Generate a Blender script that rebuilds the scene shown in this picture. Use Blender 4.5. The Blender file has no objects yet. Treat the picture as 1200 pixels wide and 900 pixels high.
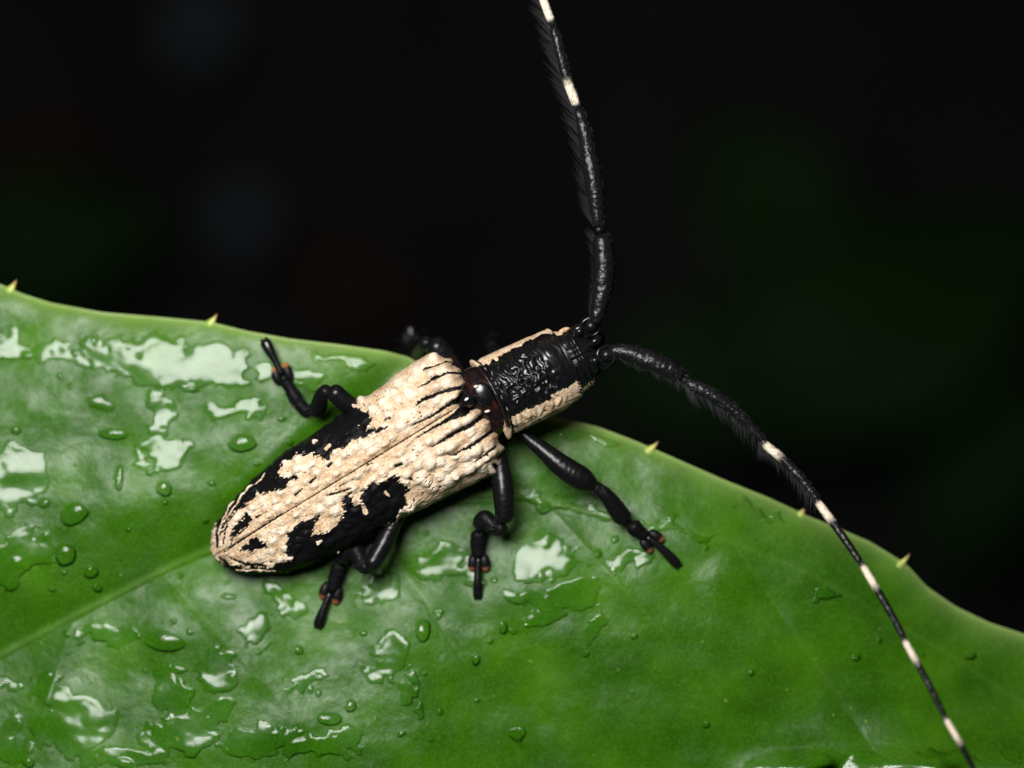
import bpy, math, random
import numpy as np
from mathutils import Vector
random.seed(7); rng = np.random.default_rng(11)
S = bpy.context.scene; COL = S.collection
# ---------------------------------------------------------------- camera, world, flash, exposure
D = 3000.0          # lens to datum plane, in hundredths of a unit (1 unit = 100)
U = 0.01
cam = bpy.data.cameras.new('camera'); cam_o = bpy.data.objects.new('camera', cam); COL.objects.link(cam_o)
cam_o.location = (0, 0, D*U); cam_o.rotation_euler = (0, 0, 0)
cam.sensor_width = 72; cam.lens = 180; cam.clip_start = 0.5; cam.clip_end = 600
cam.dof.use_dof = True; cam.dof.focus_distance = D*U-0.74; cam.dof.aperture_fstop = 0.125
S.camera = cam_o
W = bpy.data.worlds.new('World'); S.world = W; W.use_nodes = True
wn = W.node_tree; bg = wn.nodes['Background']
sky = wn.nodes.new('ShaderNodeTexSky'); sky.sky_type = 'NISHITA'; sky.sun_disc = False
sky.sun_elevation = math.radians(8); sky.sun_rotation = math.radians(0)
wn.links.new(sky.outputs[0], bg.inputs[0]); bg.inputs[1].default_value = 0.012
la = bpy.data.lights.new('flash_softbox', 'AREA'); la.shape = 'ELLIPSE'; la.size = 14.5; la.size_y = 10.5
la.energy = 11000; la.color = (1.0, 0.985, 0.96)
lo = bpy.data.objects.new('flash_softbox', la); COL.objects.link(lo)
lo.location = (-6.0, 7.4, 22.5)
lo.rotation_euler = (Vector((-0.5, 0, 0))-Vector(lo.location)).to_track_quat('-Z', 'Y').to_euler()
S.view_settings.view_transform = 'Standard'; S.view_settings.look = 'None'
S.view_settings.exposure = 0; S.view_settings.gamma = 1
S.cycles.use_denoising = True
S.cycles.transparent_max_bounces = 16

# ---------------------------------------------------------------- small maths
def P(v):            # (n,3) measured where it appears in the photograph (x, y, height) -> world
    v = np.asarray(v, float); k = (1-v[..., 2]/D)*U
    return np.stack([(v[..., 0]-600)*k, (450-v[..., 1])*k, v[..., 2]*U], -1)
_perm = rng.permutation(512).astype(np.int64); _g = rng.random((512,))*2*np.pi
_gx, _gy = np.cos(_g), np.sin(_g)
def perlin(x, y, seed=0):
    x = np.asarray(x, float)+seed*17.31; y = np.asarray(y, float)+seed*9.17
    xi = np.floor(x).astype(np.int64); yi = np.floor(y).astype(np.int64); xf = x-xi; yf = y-yi
    def gr(ix, iy, dx, dy):
        h = _perm[(ix+_perm[iy & 511]) & 511]; return _gx[h]*dx+_gy[h]*dy
    u = xf*xf*xf*(xf*(xf*6-15)+10); v = yf*yf*yf*(yf*(yf*6-15)+10)
    a = gr(xi, yi, xf, yf); b = gr(xi+1, yi, xf-1, yf); c = gr(xi, yi+1, xf, yf-1); d = gr(xi+1, yi+1, xf-1, yf-1)
    return (a+(b-a)*u)*(1-v)+(c+(d-c)*u)*v
def fbm(x, y, o=4, seed=0):
    r = 0; a = 1.0
    for i in range(o): r = r+a*perlin(x*2**i, y*2**i, seed+i*3); a *= .5
    return r
def sstep(a, b, x):
    t = np.clip((x-a)/(b-a), 0, 1); return t*t*(3-2*t)
def smooth_interp(pts, lo_, hi_, blur=9):
    xs = np.arange(lo_-100, hi_+101, 2.0); p = np.array(pts, float); ys = np.interp(xs, p[:, 0], p[:, 1])
    ys = np.where(xs < p[0, 0], p[0, 1]+(xs-p[0, 0])*(p[1, 1]-p[0, 1])/(p[1, 0]-p[0, 0]), ys)
    ys = np.where(xs > p[-1, 0], p[-1, 1]+(xs-p[-1, 0])*(p[-1, 1]-p[-2, 1])/(p[-1, 0]-p[-2, 0]), ys)
    k = np.hanning(blur+2)[1:-1]; k /= k.sum(); pad = blur//2
    yy = np.convolve(np.pad(ys, pad, 'edge'), k, 'valid')
    return lambda x: np.interp(x, xs, yy)
def poly_sd(x, y, poly):     # signed distance, positive inside
    p = np.array(poly, float); q = np.roll(p, -1, 0); best = np.full(x.shape, 1e9); ins = np.zeros(x.shape, bool)
    for (ax, ay), (bx, by) in zip(p, q):
        dx, dy = bx-ax, by-ay; t = np.clip(((x-ax)*dx+(y-ay)*dy)/(dx*dx+dy*dy+1e-9), 0, 1)
        best = np.minimum(best, (x-ax-t*dx)**2+(y-ay-t*dy)**2)
        c = ((ay > y) != (by > y)) & (x < (bx-ax)*(y-ay)/(by-ay+1e-12)+ax); ins ^= c
    d = np.sqrt(best); return np.where(ins, d, -d)
def line_sd(x, y, pts, ws):  # positive inside a stroke with varying half width
    best = np.full(x.shape, -1e9)
    for i in range(len(pts)-1):
        (ax, ay), (bx, by) = pts[i], pts[i+1]; dx, dy = bx-ax, by-ay
        t = np.clip(((x-ax)*dx+(y-ay)*dy)/(dx*dx+dy*dy+1e-9), 0, 1)
        best = np.maximum(best, ws[i]+(ws[i+1]-ws[i])*t-np.hypot(x-ax-t*dx, y-ay-t*dy))
    return best
def catmull(pts, n):
    p = np.array(pts, float)
    if len(p) == 2: return p[0]+(p[1]-p[0])*np.linspace(0, 1, n)[:, None]
    e = np.vstack([2*p[0]-p[1], p, 2*p[-1]-p[-2]]); out = []
    for t in np.linspace(0, len(p)-1-1e-6, n):
        i = int(t); f = t-i; a, b, c, d = e[i:i+4]
        out.append(.5*((2*b)+(c-a)*f+(2*a-5*b+4*c-d)*f*f+(3*b-a-3*c+d)*f**3))
    return np.array(out)

# ---------------------------------------------------------------- mesh collecting
class Acc:
    def __init__(s): s.v = []; s.f = []; s.a = {}; s.n = 0
    def add(s, v, f, **attrs):
        v = np.asarray(v, float).reshape(-1, 3); m = len(v)
        for k in set(s.a) | set(attrs):
            if k not in s.a: s.a[k] = [np.zeros(s.n)] if s.n else []
            s.a[k].append(np.broadcast_to(np.asarray(attrs.get(k, 0.0), float).ravel(), (m,)) if k in attrs else np.zeros(m))
        s.v.append(v); s.f.append(np.asarray(f, np.int64).reshape(-1, 4)+s.n); s.n += m
    def build(s, name, mat, parent=None, world=False):
        v = np.concatenate(s.v); f = np.concatenate(s.f)
        if not world: v = P(v)
        return mesh_obj(name, v, f, mat, parent, {k: np.concatenate(x) for k, x in s.a.items()})
def mesh_obj(name, v, f, mat, parent=None, attrs=None):
    me = bpy.data.meshes.new(name)
    f = np.asarray(f, np.int32); tri = f[:, 2] == f[:, 3]
    me.vertices.add(len(v)); me.vertices.foreach_set('co', np.asarray(v, np.float32).ravel())
    cnt = np.where(tri, 3, 4); start = np.concatenate([[0], np.cumsum(cnt)[:-1]])
    keep = np.ones(f.shape, bool); keep[tri, 3] = False
    me.loops.add(int(cnt.sum())); me.loops.foreach_set('vertex_index', f[keep].astype(np.int32))
    me.polygons.add(len(f)); me.polygons.foreach_set('loop_start', start.astype(np.int32))
    me.update(calc_edges=True); me.validate()
    me.polygons.foreach_set('use_smooth', np.ones(len(me.polygons), bool))
    for k, a in (attrs or {}).items():
        at = me.attributes.new(k, 'FLOAT', 'POINT'); at.data.foreach_set('value', np.asarray(a, np.float32))
    if mat: me.materials.append(mat)
    o = bpy.data.objects.new(name, me); COL.objects.link(o)
    if parent:
        o.parent = parent; o.matrix_parent_inverse = Vector_inv(parent)
    return o
def Vector_inv(p):
    from mathutils import Matrix
    return Matrix.Translation(-Vector(root_loc(p)))
def root_loc(p):
    l = Vector((0, 0, 0))
    return Vector(p.location) if p.parent is None else l
def tag(o, label=None, cat=None, group=None, kind=None):
    for k, x in (('label', label), ('category', cat), ('group', group), ('kind', kind)):
        if x: o[k] = x
    return o
def grid_faces(nu, nv, closed=False, flip=False):
    i = np.arange(nu-1)[:, None]*nv; j = np.arange(nv if closed else nv-1)[None]; k = (j+1) % nv
    f = np.stack([i+j, i+k, i+nv+k, i+nv+j], -1).reshape(-1, 4)
    return f[:, ::-1] if flip else f
def tube(acc, pts, rad, n=None, seg=16, flat=1.0, rough=0.0, seed=0, attr_fn=None, **attrs):
    """tapering limb through pts (x, y, height), rounded at both ends"""
    pts = np.array(pts, float); ln = np.linalg.norm(np.diff(pts, axis=0), axis=1).sum(); n = n or max(8, int(ln/1.6))
    c = catmull(np.hstack([pts, np.array(rad, float)[:, None]]), n); r = np.maximum(c[:, 3], .15); c = c[:, :3]
    L = np.concatenate([[0], np.cumsum(np.linalg.norm(np.diff(c, axis=0), axis=1))])
    e0 = r[0]; e1 = r[-1]
    k0 = np.sqrt(np.clip(1-(1-np.clip(L/(e0*.9), 0, 1))**2, .0004, 1)); k1 = np.sqrt(np.clip(1-(1-np.clip((L[-1]-L)/(e1*.9), 0, 1))**2, .0004, 1))
    r = r*k0*k1
    T = np.gradient(c, axis=0); T /= np.linalg.norm(T, axis=1)[:, None]+1e-9
    up = np.array([0, 0, 1.0]); B = np.cross(T, up); bl = np.linalg.norm(B, axis=1)
    B[bl < .15] = np.cross(T[bl < .15], np.array([1., 0, 0])); B /= np.linalg.norm(B, axis=1)[:, None]
    for i in range(1, n):
        if B[i] @ B[i-1] < 0: B[i] *= -1
    N = np.cross(B, T); th = np.linspace(0, 2*np.pi, seg, endpoint=False)
    rr = r[:, None]*np.ones(seg)[None]
    if rough: rr = rr*(1+rough*fbm(L[:, None]/3.2+seed, np.cos(th)[None]*2+np.sin(th)[None]*3.1+seed, 2, seed))
    v = c[:, None]+B[:, None]*(rr*np.cos(th))[..., None]+N[:, None]*(rr*flat*np.sin(th))[..., None]
    at = {k: np.full(v.shape[:2], x) for k, x in attrs.items()}
    if attr_fn: at.update(attr_fn(L/L[-1], th, v))
    acc.add(v, grid_faces(n, seg, True), **at)
def blob(acc, c, r, axis=(1, 0, 0), n=16, m=20, orange_tip=False, squash=1.0, **attrs):
    a = np.array(axis, float); a /= np.linalg.norm(a); b = np.cross(a, [0, 0, 1.0])
    if np.linalg.norm(b) < .1: b = np.array([0, 1., 0])
    b /= np.linalg.norm(b); d = np.cross(b, a)
    u = np.linspace(0.02, np.pi-.02, n)[:, None]; w = np.linspace(0, 2*np.pi, m, endpoint=False)[None]
    x = -np.cos(u)*np.ones_like(w); y = np.sin(u)*np.cos(w); z = np.sin(u)*np.sin(w)
    v = np.array(c)+x[..., None]*r[0]*a+y[..., None]*r[1]*b+z[..., None]*r[2]*d
    if orange_tip: attrs['orange'] = sstep(.45, .7, x)*orange_tip
    acc.add(v, grid_faces(n, m, True), **attrs)

# ---------------------------------------------------------------- materials
def mat(name):
    m = bpy.data.materials.new(name); m.use_nodes = True; nt = m.node_tree; b = nt.nodes['Principled BSDF']; return m, nt, b
def N(nt, t, **kw):
    n = nt.nodes.new(t)
    for k, x in kw.items():
        if k in n.inputs.keys(): n.inputs[k].default_value = x
        else: setattr(n, k, x)
    return n
def noise(nt, scale, detail=4, rough=.5, coord=None, dist=0.0):
    n = N(nt, 'ShaderNodeTexNoise'); n.inputs['Scale'].default_value = scale; n.inputs['Detail'].default_value = detail
    n.inputs['Roughness'].default_value = rough; n.inputs['Distortion'].default_value = dist
    if coord is None: coord = N(nt, 'ShaderNodeNewGeometry').outputs['Position']
    nt.links.new(coord, n.inputs['Vector']); return n.outputs['Fac']
def ramp(nt, src, stops):
    r = N(nt, 'ShaderNodeValToRGB'); e = r.color_ramp.elements
    while len(e) < len(stops): e.new(.5)
    for i, (p, c) in enumerate(stops): e[i].position = p; e[i].color = (*c, 1) if len(c) == 3 else c
    nt.links.new(src, r.inputs[0]); return r.outputs[0]
def mix(nt, f, a, b):
    m = N(nt, 'ShaderNodeMix', data_type='RGBA')
    for s, i in ((f, 0), (a, 6), (b, 7)):
        if isinstance(s, (int, float)): m.inputs[i].default_value = s
        elif isinstance(s, tuple): m.inputs[i].default_value = (*s, 1)
        else: nt.links.new(s, m.inputs[i])
    return m.outputs[2]
def mth(nt, op, a, b=0.0, c=None):
    m = N(nt, 'ShaderNodeMath', operation=op)
    for s, i in ((a, 0), (b, 1), (c, 2)):
        if s is None: continue
        if isinstance(s, (int, float)): m.inputs[i].default_value = s
        else: nt.links.new(s, m.inputs[i])
    return m.outputs[0]
def attr(nt, name): return N(nt, 'ShaderNodeAttribute', attribute_name=name).outputs['Fac']
def bump(nt, b, h, strength, dist, prev=None):
    n = N(nt, 'ShaderNodeBump'); n.inputs['Strength'].default_value = strength; n.inputs['Distance'].default_value = dist
    nt.links.new(h, n.inputs['Height'])
    if prev is not None: nt.links.new(prev, n.inputs['Normal'])
    nt.links.new(n.outputs[0], b.inputs['Normal']); return n.outputs[0]

def beetle_material(name):
    m, nt, b = mat(name); L = nt.links
    cr = attr(nt, 'cream'); og = attr(nt, 'orange'); rd = attr(nt, 'red'); tp = attr(nt, 'tip')
    n1 = noise(nt, 38, 5, .7); n2 = noise(nt, 9, 3, .6)
    tan = ramp(nt, n1, [(.32, (.18, .08, .035)), (.46, (.50, .33, .185)), (.62, (.76, .61, .43))])
    tan2 = ramp(nt, n2, [(.38, (.48, .30, .165)), (.64, (.77, .64, .47))])
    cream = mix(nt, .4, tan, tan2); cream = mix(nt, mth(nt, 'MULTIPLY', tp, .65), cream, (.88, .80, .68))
    black = ramp(nt, noise(nt, 60, 3), [(.3, (.0025, .0025, .003)), (.7, (.007, .007, .008))])
    edge = mth(nt, 'ADD', cr, mth(nt, 'MULTIPLY', mth(nt, 'SUBTRACT', n1, .5), 1.9))
    cm = ramp(nt, edge, [(.44, (0, 0, 0)), (.54, (1, 1, 1))])
    c = mix(nt, cm, black, cream)
    c = mix(nt, og, c, (.30, .11, .035)); c = mix(nt, rd, c, (.045, .009, .005))
    L.new(c, b.inputs['Base Color'])
    ro = mth(nt, 'ADD', mth(nt, 'MULTIPLY', mth(nt, 'MAXIMUM', cm, og), .5), mth(nt, 'ADD', attr(nt, 'matte'), .27)); L.new(ro, b.inputs['Roughness'])
    sp = mth(nt, 'SUBTRACT', mth(nt, 'SUBTRACT', .38, mth(nt, 'MULTIPLY', attr(nt, 'matte'), 2.0)), mth(nt, 'MULTIPLY', cm, .25)); L.new(sp, b.inputs['Specular IOR Level'])
    h = mth(nt, 'ADD', mth(nt, 'MULTIPLY', noise(nt, 45, 4, .65), mth(nt, 'MULTIPLY', cm, .75)), mth(nt, 'MULTIPLY', cm, .3))
    h = mth(nt, 'ADD', h, mth(nt, 'MULTIPLY', noise(nt, 22, 2, .5), .09))
    bump(nt, b, h, .5, .03)
    return m
M_BODY = beetle_material('beetle cuticle and pubescence')
m, nt, b = mat('antenna cuticle'); M_ANT = m
w = attr(nt, 'white'); n1 = noise(nt, 50, 4, .6)
we = ramp(nt, mth(nt, 'ADD', w, mth(nt, 'MULTIPLY', mth(nt, 'SUBTRACT', n1, .5), .9)), [(.2, (0, 0, 0)), (.8, (1, 1, 1))])
nt.links.new(mix(nt, we, (.006, .006, .007), mix(nt, n1, (.66, .52, .37), (.82, .74, .62))), b.inputs['Base Color'])
nt.links.new(mth(nt, 'ADD', mth(nt, 'MULTIPLY', we, .45), .29), b.inputs['Roughness']); b.inputs['Specular IOR Level'].default_value = .3
bump(nt, b, noise(nt, 20, 2, .5), .55, .03)
m, nt, b = mat('bristle'); M_HAIR = m
b.inputs['Base Color'].default_value = (.02, .02, .024, 1); b.inputs['Roughness'].default_value = .4; b.inputs['Specular IOR Level'].default_value = .4
m, nt, b = mat('pale hair'); M_PALE = m
b.inputs['Base Color'].default_value = (.65, .5, .32, 1); b.inputs['Roughness'].default_value = .7

m, nt, b = mat('leaf blade'); M_LEAF = m; L = nt.links
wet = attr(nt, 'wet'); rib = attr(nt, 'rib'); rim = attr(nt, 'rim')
n1 = noise(nt, 1.1, 4, .55); n2 = noise(nt, 7, 5, .65); n3 = noise(nt, 34, 4, .6)
c = ramp(nt, n1, [(.3, (.015, .064, .0007)), (.52, (.026, .094, .0011)), (.72, (.042, .130, .0018))])
c = mix(nt, mth(nt, 'MULTIPLY', ramp(nt, n3, [(.45, (0, 0, 0)), (.75, (1, 1, 1))]), .25), c, (.10, .30, .03))
c = mix(nt, mth(nt, 'MULTIPLY', rib, .26), c, (.20, .34, .08))
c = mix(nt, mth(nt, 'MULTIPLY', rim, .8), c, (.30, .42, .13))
sp = ramp(nt, noise(nt, 11, 2, .5), [(.735, (0, 0, 0)), (.76, (1, 1, 1))])
c = mix(nt, mth(nt, 'MULTIPLY', sp, .5), c, (.20, .28, .05))
dk = mix(nt, wet, c, mix(nt, .08, c, (.012, .10, .001)))
L.new(dk, b.inputs['Base Color'])
dry = mth(nt, 'SUBTRACT', 1.0, wet)
L.new(mth(nt, 'MULTIPLY', dry, mth(nt, 'ADD', .07, mth(nt, 'MULTIPLY', ramp(nt, noise(nt, 1.7, 4, .6), [(.40, (0, 0, 0)), (.64, (1, 1, 1))]), .26))), b.inputs['Specular IOR Level'])
rg = mth(nt, 'ADD', .27, mth(nt, 'MULTIPLY', n2, .20)); L.new(rg, b.inputs['Roughness'])
h = mth(nt, 'ADD', mth(nt, 'MULTIPLY', n3, .16), mth(nt, 'MULTIPLY', noise(nt, 11, 3, .5), .42))
h = mth(nt, 'MULTIPLY', h, mth(nt, 'ADD', mth(nt, 'MULTIPLY', dry, .85), .15))
bump(nt, b, h, .34, .05)
b.inputs['Subsurface Weight'].default_value = 0.0

m, nt, b = mat('leaf spine'); M_SPINE = m
t = attr(nt, 'tip')
nt.links.new(ramp(nt, t, [(.0, (.13, .30, .04)), (.55, (.48, .52, .12)), (.80, (.46, .36, .12)), (1, (.22, .06, .03))]), b.inputs['Base Color'])
b.inputs['Roughness'].default_value = .4

m = bpy.data.materials.new('water'); m.use_nodes = True; nt = m.node_tree; nt.nodes.remove(nt.nodes['Principled BSDF']); M_WATER = m
out = nt.nodes['Material Output']; fr = N(nt, 'ShaderNodeFresnel', IOR=1.36); gl = N(nt, 'ShaderNodeBsdfGlossy', Roughness=.13)
tr = N(nt, 'ShaderNodeBsdfTransparent', Color=(.97, 1, .97, 1)); mx = N(nt, 'ShaderNodeMixShader')
bp = N(nt, 'ShaderNodeBump', Strength=.06, Distance=.03); nt.links.new(noise(nt, 5, 2, .5), bp.inputs['Height'])
nt.links.new(bp.outputs[0], gl.inputs['Normal']); nt.links.new(bp.outputs[0], fr.inputs['Normal'])
nt.links.new(fr.outputs[0], mx.inputs[0]); nt.links.new(tr.outputs[0], mx.inputs[1]); nt.links.new(gl.outputs[0], mx.inputs[2])
nt.links.new(mx.outputs[0], out.inputs[0])

# ---------------------------------------------------------------- the leaf's shape
EDGE = smooth_interp([(-420, 250), (-200, 285), (0, 333), (25, 344), (60, 355), (120, 366), (180, 371), (245, 377), (290, 388), (340, 397), (400, 404), (450, 411), (478, 418),
                      (500, 432), (540, 452), (600, 472), (660, 490), (700, 500), (740, 515), (768, 527), (800, 541), (850, 563), (900, 583), (945, 604), (985, 620), (1020, 635), (1062, 661),
                      (1085, 687), (1120, 711), (1160, 730), (1200, 743), (1300, 790), (1500, 930)], -420, 1500, 9)
MID = smooth_interp([(-420, 960), (-100, 816), (0, 767), (100, 714), (200, 663), (250, 641), (350, 606), (480, 580), (600, 578), (680, 597), (740, 613), (840, 628), (950, 672), (1100, 760), (1300, 890), (1500, 1040)], -420, 1500, 31)
VEINS = [((185, 668), (318, 812), .02), ((425, 592), (560, 800), -.05), ((640, 590), (830, 800), .06), ((860, 640), (1010, 860), -.05),
         ((90, 715), (30, 900), .05)]
def leafz(x, y):
    x = np.asarray(x, float); y = np.asarray(y, float)
    E = EDGE(x); M = MID(x); w = np.maximum(M-E, 30); d = M-y
    t = np.clip(d/w, 0, 1)
    # upper half: rises out of the fold, then rolls over towards the toothed edge
    up = (1-.6*sstep(820, 1050, x))*w*(.24*t-.375*t**2+.143*t**3)
    dd = np.maximum(-d, 0)
    d0 = 330-200*sstep(380, 620, x); lowr = .15*d0*np.tanh(dd/d0)-.00006*np.maximum(dd-60, 0)**2*sstep(380, 620, x)
    z = np.where(d > 0, up, lowr*(1-.75*sstep(820, 1050, x)))
    z = z+(.9+.8*sstep(560, 620, x))*np.exp(-(d/4.2)**2)*(1-.7*sstep(600, 900, x))
    z = z-(1-.8*sstep(560, 700, x))*1.0*np.exp(-((d+8)/4.)**2)
    # narrow rolled rim
    de = y-E; z = z-7*np.exp(-np.maximum(de, 0)/9.)
    for (ax, ay), (bx, by), A in VEINS:
        dx, dy = bx-ax, by-ay; l = math.hypot(dx, dy); s = ((x-ax)*dx+(y-ay)*dy)/l; q = ((x-ax)*dy-(y-ay)*dx)/l
        fall = sstep(-10, 25, s)*np.exp(-np.abs(q)/75.)*(1-sstep(l*.8, l*1.5, s))
        z = z-A*110*fall*(1-np.exp(-np.abs(q)/30.))*np.sign(A)*np.sign(A)
    q_ = ((x-188)*144-(y-668)*133)/196.; s_ = ((x-188)*133+(y-668)*144)/196.
    z = z-.15*70*(1-np.exp(-np.maximum(q_, 0)/70.))*sstep(-15, 20, s_)*(1-sstep(190, 330, s_))
    z = z+5.0*perlin(x/170, y/120, 3)+3.5*perlin(x/70, y/55, 5)+1.0*perlin(x/30, y/25, 8)+.18*perlin(x/11, y/10, 9)
    z = z+17*np.exp(-((x-850)/200.)**2)*sstep(-60, 10, -d)*(1-sstep(110, 260, -d))-34*sstep(700, 1500, x)*(1-.9*sstep(800, 900, y))+.10*np.maximum(x-840, 0)*sstep(825, 900, y)-26*sstep(420, -150, x)*sstep(1.1*0, 1, t)
    rp = (x+.5*(y-880)+12*perlin(x/50, y/30, 78))/150.+.35; rp = rp-np.floor(rp); saw = 150*.12*np.where(rp < .72, rp, .72*(1-sstep(.72, 1, rp)))
    z = z+(saw*sstep(872, 900, y)+.27*6*np.logaddexp(0, (y-886-5*perlin(x/60, y*0, 77))/6))*sstep(830, 890, x)
    return z-4
# ---------------------------------------------------------------- water on the leaf: (x, y, rx, ry, turn, height)
FILM = [(200,428,120,26,4),(255,432,34,24,0),(118,418,26,14,20),(190,485,16,30,0),(192,530,36,20,5),(60,412,38,13,8),(8,405,26,18,0),(20,560,46,38,-30),(30,640,36,24,0),
        (8,655,24,34,0),(120,470,18,10,0),(275,480,40,12,0),(300,440,30,12,10),(160,400,60,10,0),(400,420,40,7,8),(355,440,28,12,10),(85,850,52,36,-8),(60,815,22,26,20),(120,745,38,14,-5),(210,862,42,28,0),(200,808,20,34,-20),
        (245,838,34,18,-25),(300,868,50,22,-10),(255,782,24,30,35),(20,870,20,30,0),(345,876,50,14,-8),(395,872,38,16,-14),(518,662,42,22,-12),(555,672,24,14,30),
        (635,655,40,24,-20),(672,690,36,17,-15),(612,700,22,10,0),(456,762,20,28,30),(446,784,24,10,20),(446,688,26,20,-10),(480,812,12,30,-10),(640,720,30,8,-30),
        (655,708,44,10,-5),(735,655,28,8,-20),(700,735,6,22,30),(790,620,60,5,9),(655,590,62,5,15),(720,606,40,3.6,12),
        (968,700,14,9,20),(1060,905,190,22,-1),(330,700,30,14,40),(300,745,18,26,-30),(360,800,30,10,-30),
        (150,890,60,14,0),(10,800,18,12,0),(700,512,40,8,16),(880,600,30,4,22),(610,860,8,9,0)]
DROP = [(284,520,18,11,0,6),(132,508,18,8,5,4.5),(87,603,17,12,-25,6),(76,649,13,14,0,7),(107,672,9,8,0,4.5),(193,572,9,10,0,5),(193,752,26,13,10,5),(268,700,9,4,5,3),
        (210,783,12,5,0,3),(495,739,8,14,4,5.5),(512,717,7,5,0,3),(512,722,5,5,30,3),(590,735,6,8,0,4),(558,772,5,8,0,4),(411,826,7,8,10,4.5),(386,842,14,9,10,5),
        (635,592,10,9,0,5),(640,640,9,7,0,3.5),(455,635,0,0,0,0),(30,415,9,6,25,3.5),(88,414,5,5,0,3),(63,414,4,5,0,3),(115,690,6,5,0,3),(60,690,5,4,0,2.5),(140,560,6,16,5,4),
        (250,566,5,4,0,2.5),(175,552,5,4,0,2.5),(34,893,7,6,0,3.5),(1190,640,0,0,0,0),(330,868,8,5,0,3),(145,895,12,6,0,4),(222,740,4,4,0,2),(205,728,5,4,0,2.5),(425,742,5,4,0,2.5),
        (350,762,6,5,0,3),(372,812,4,5,0,2.5),(560,822,4,4,0,2),(745,745,5,4,0,2.5),(828,848,5,4,0,2.5),(880,790,4,4,0,2),(1005,772,5,4,0,2.5),(1137,770,7,5,0,3),(1030,750,4,4,0,2),
        (470,860,6,4,0,2.5),(515,835,4,5,0,2),(610,860,7,9,20,3.5),(270,792,7,6,0,3),(20,660,9,7,0,4),(52,588,7,6,0,3.5),(225,455,8,5,0,3.5),(18,505,6,5,0,3),(330,490,5,4,0,2.5),
        (340,520,4,4,0,2.5),(955,705,5,4,0,2),(700,650,5,6,0,3),(720,632,5,4,0,2.5),(575,752,4,4,0,2),(498,790,4,3,0,2),(302,765,4,4,0,2),(240,610,4,4,0,2.5),(150,620,4,3,0,2)]
for _ in range(46):
    x_ = random.choice([random.uniform(0, 330), random.uniform(20, 620), random.uniform(0, 1190)]); y_ = random.uniform(395, 890)
    r_ = random.uniform(1.8, 4.2); DROP.append((x_, y_, r_*random.uniform(1, 1.3), r_, random.uniform(0, 90), r_*.6))
GX = np.arange(-90, 1291, 1.5); GY = np.arange(318, 961, 1.5)
gx, gy = np.meshgrid(GX, GY, indexing='ij')
wx = gx+16*perlin(gx/30, gy/30, 21)+5*perlin(gx/12, gy/12, 22)+1.2*perlin(gx/5, gy/5, 25); wy = gy+16*perlin(gx/30, gy/30, 23)+5*perlin(gx/12, gy/12, 24)+1.2*perlin(gx/5, gy/5, 26)
def ell(x, y, cx, cy, rx, ry, a):
    a = math.radians(a); dx = x-cx; dy = y-cy; u = dx*math.cos(a)+dy*math.sin(a); v = -dx*math.sin(a)+dy*math.cos(a)
    return (1-np.sqrt((u/rx)**2+(v/ry)**2))*min(rx, ry)
film = np.full(gx.shape, -50.)
for (cx, cy, rx, ry, a) in FILM: film = np.maximum(film, ell(wx, wy, cx, cy, rx, ry, a))
holes = perlin(gx/30, gy/24, 31)+.6*perlin(gx/12, gy/10, 32)
film = film-10*sstep(.16, .46, holes)*(gx < 560)+9*sstep(.28, .6, holes)*(gx >= 560)-2*perlin(gx/7, gy/6, 33)
hf = np.where(film > 0, 1.7*np.sqrt(np.clip(1-(1-np.clip(film/7., 0, 1))**2, 0, 1)), film*.6)
hf = hf+np.where(film > 0, np.clip(film/9, 0, 1)*(1.3*perlin(gx/60, gy/48, 35)+.4*perlin(gx/24, gy/20, 36)), 0)
hd = np.full(gx.shape, -50.)
for (cx, cy, rx, ry, a, H) in DROP:
    if rx == 0: continue
    g = ell(gx+.25*(wx-gx), gy+.25*(wy-gy), cx, cy, rx, ry, a)/min(rx, ry)
    hd = np.maximum(hd, np.where(g > 0, .8*H*np.sqrt(np.clip(1-(1-g)**2, 0, 1)), g*8))
hw = np.maximum(hf, hd); hw = np.where(hw < 0, np.maximum(hw, -2.2), hw)
inside = (gy > EDGE(gx)+9); hw = np.where(inside, hw, -3); hw = np.minimum(hw, np.where(hw > 0, np.clip(gy-EDGE(gx)-9, 0, 20)*.6, hw))
def samp(A, x, y):
    i = np.clip((x-GX[0])/1.5, 0, len(GX)-1.001); j = np.clip((y-GY[0])/1.5, 0, len(GY)-1.001)
    i0 = i.astype(int); j0 = j.astype(int); a = i-i0; c = j-j0
    return (A[i0, j0]*(1-a)+A[i0+1, j0]*a)*(1-c)+(A[i0, j0+1]*(1-a)+A[i0+1, j0+1]*a)*c

# leaf mesh: upper and under side, closed round the rim
xs = np.concatenate([np.arange(-400, -40, 8), np.arange(-40, 1240, 2.0), np.arange(1240, 1480, 8)])
tt = np.concatenate([np.linspace(0, .012, 6)[:-1], np.linspace(.012, .62, 330)[:-1], np.linspace(.62, 1, 50)])
X = np.repeat(xs[:, None], len(tt), 1); E = EDGE(X)
span = 1.0+0*X; BOT = 1330-.00035*(X-500)**2+30*np.sin(X/210)
Y = E+(BOT-E)*tt[None]
Z = leafz(X, Y)
wetv = np.maximum(.68*sstep(-.4, .5, samp(hf, X, Y)), (.75*sstep(-.4, .5, samp(hd, X, Y))))*sstep(-.4, .5, samp(hw, X, Y))*((X > -90) & (X < 1290) & (Y < 960))
far = (Y > 950) | (X < -80) | (X > 1280)
ribv = np.exp(-((MID(X)-Y)/3.8)**2)*(.75+.3*perlin(X/14, Y/14, 41))*(1-sstep(600, 900, X)*.7)
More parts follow.
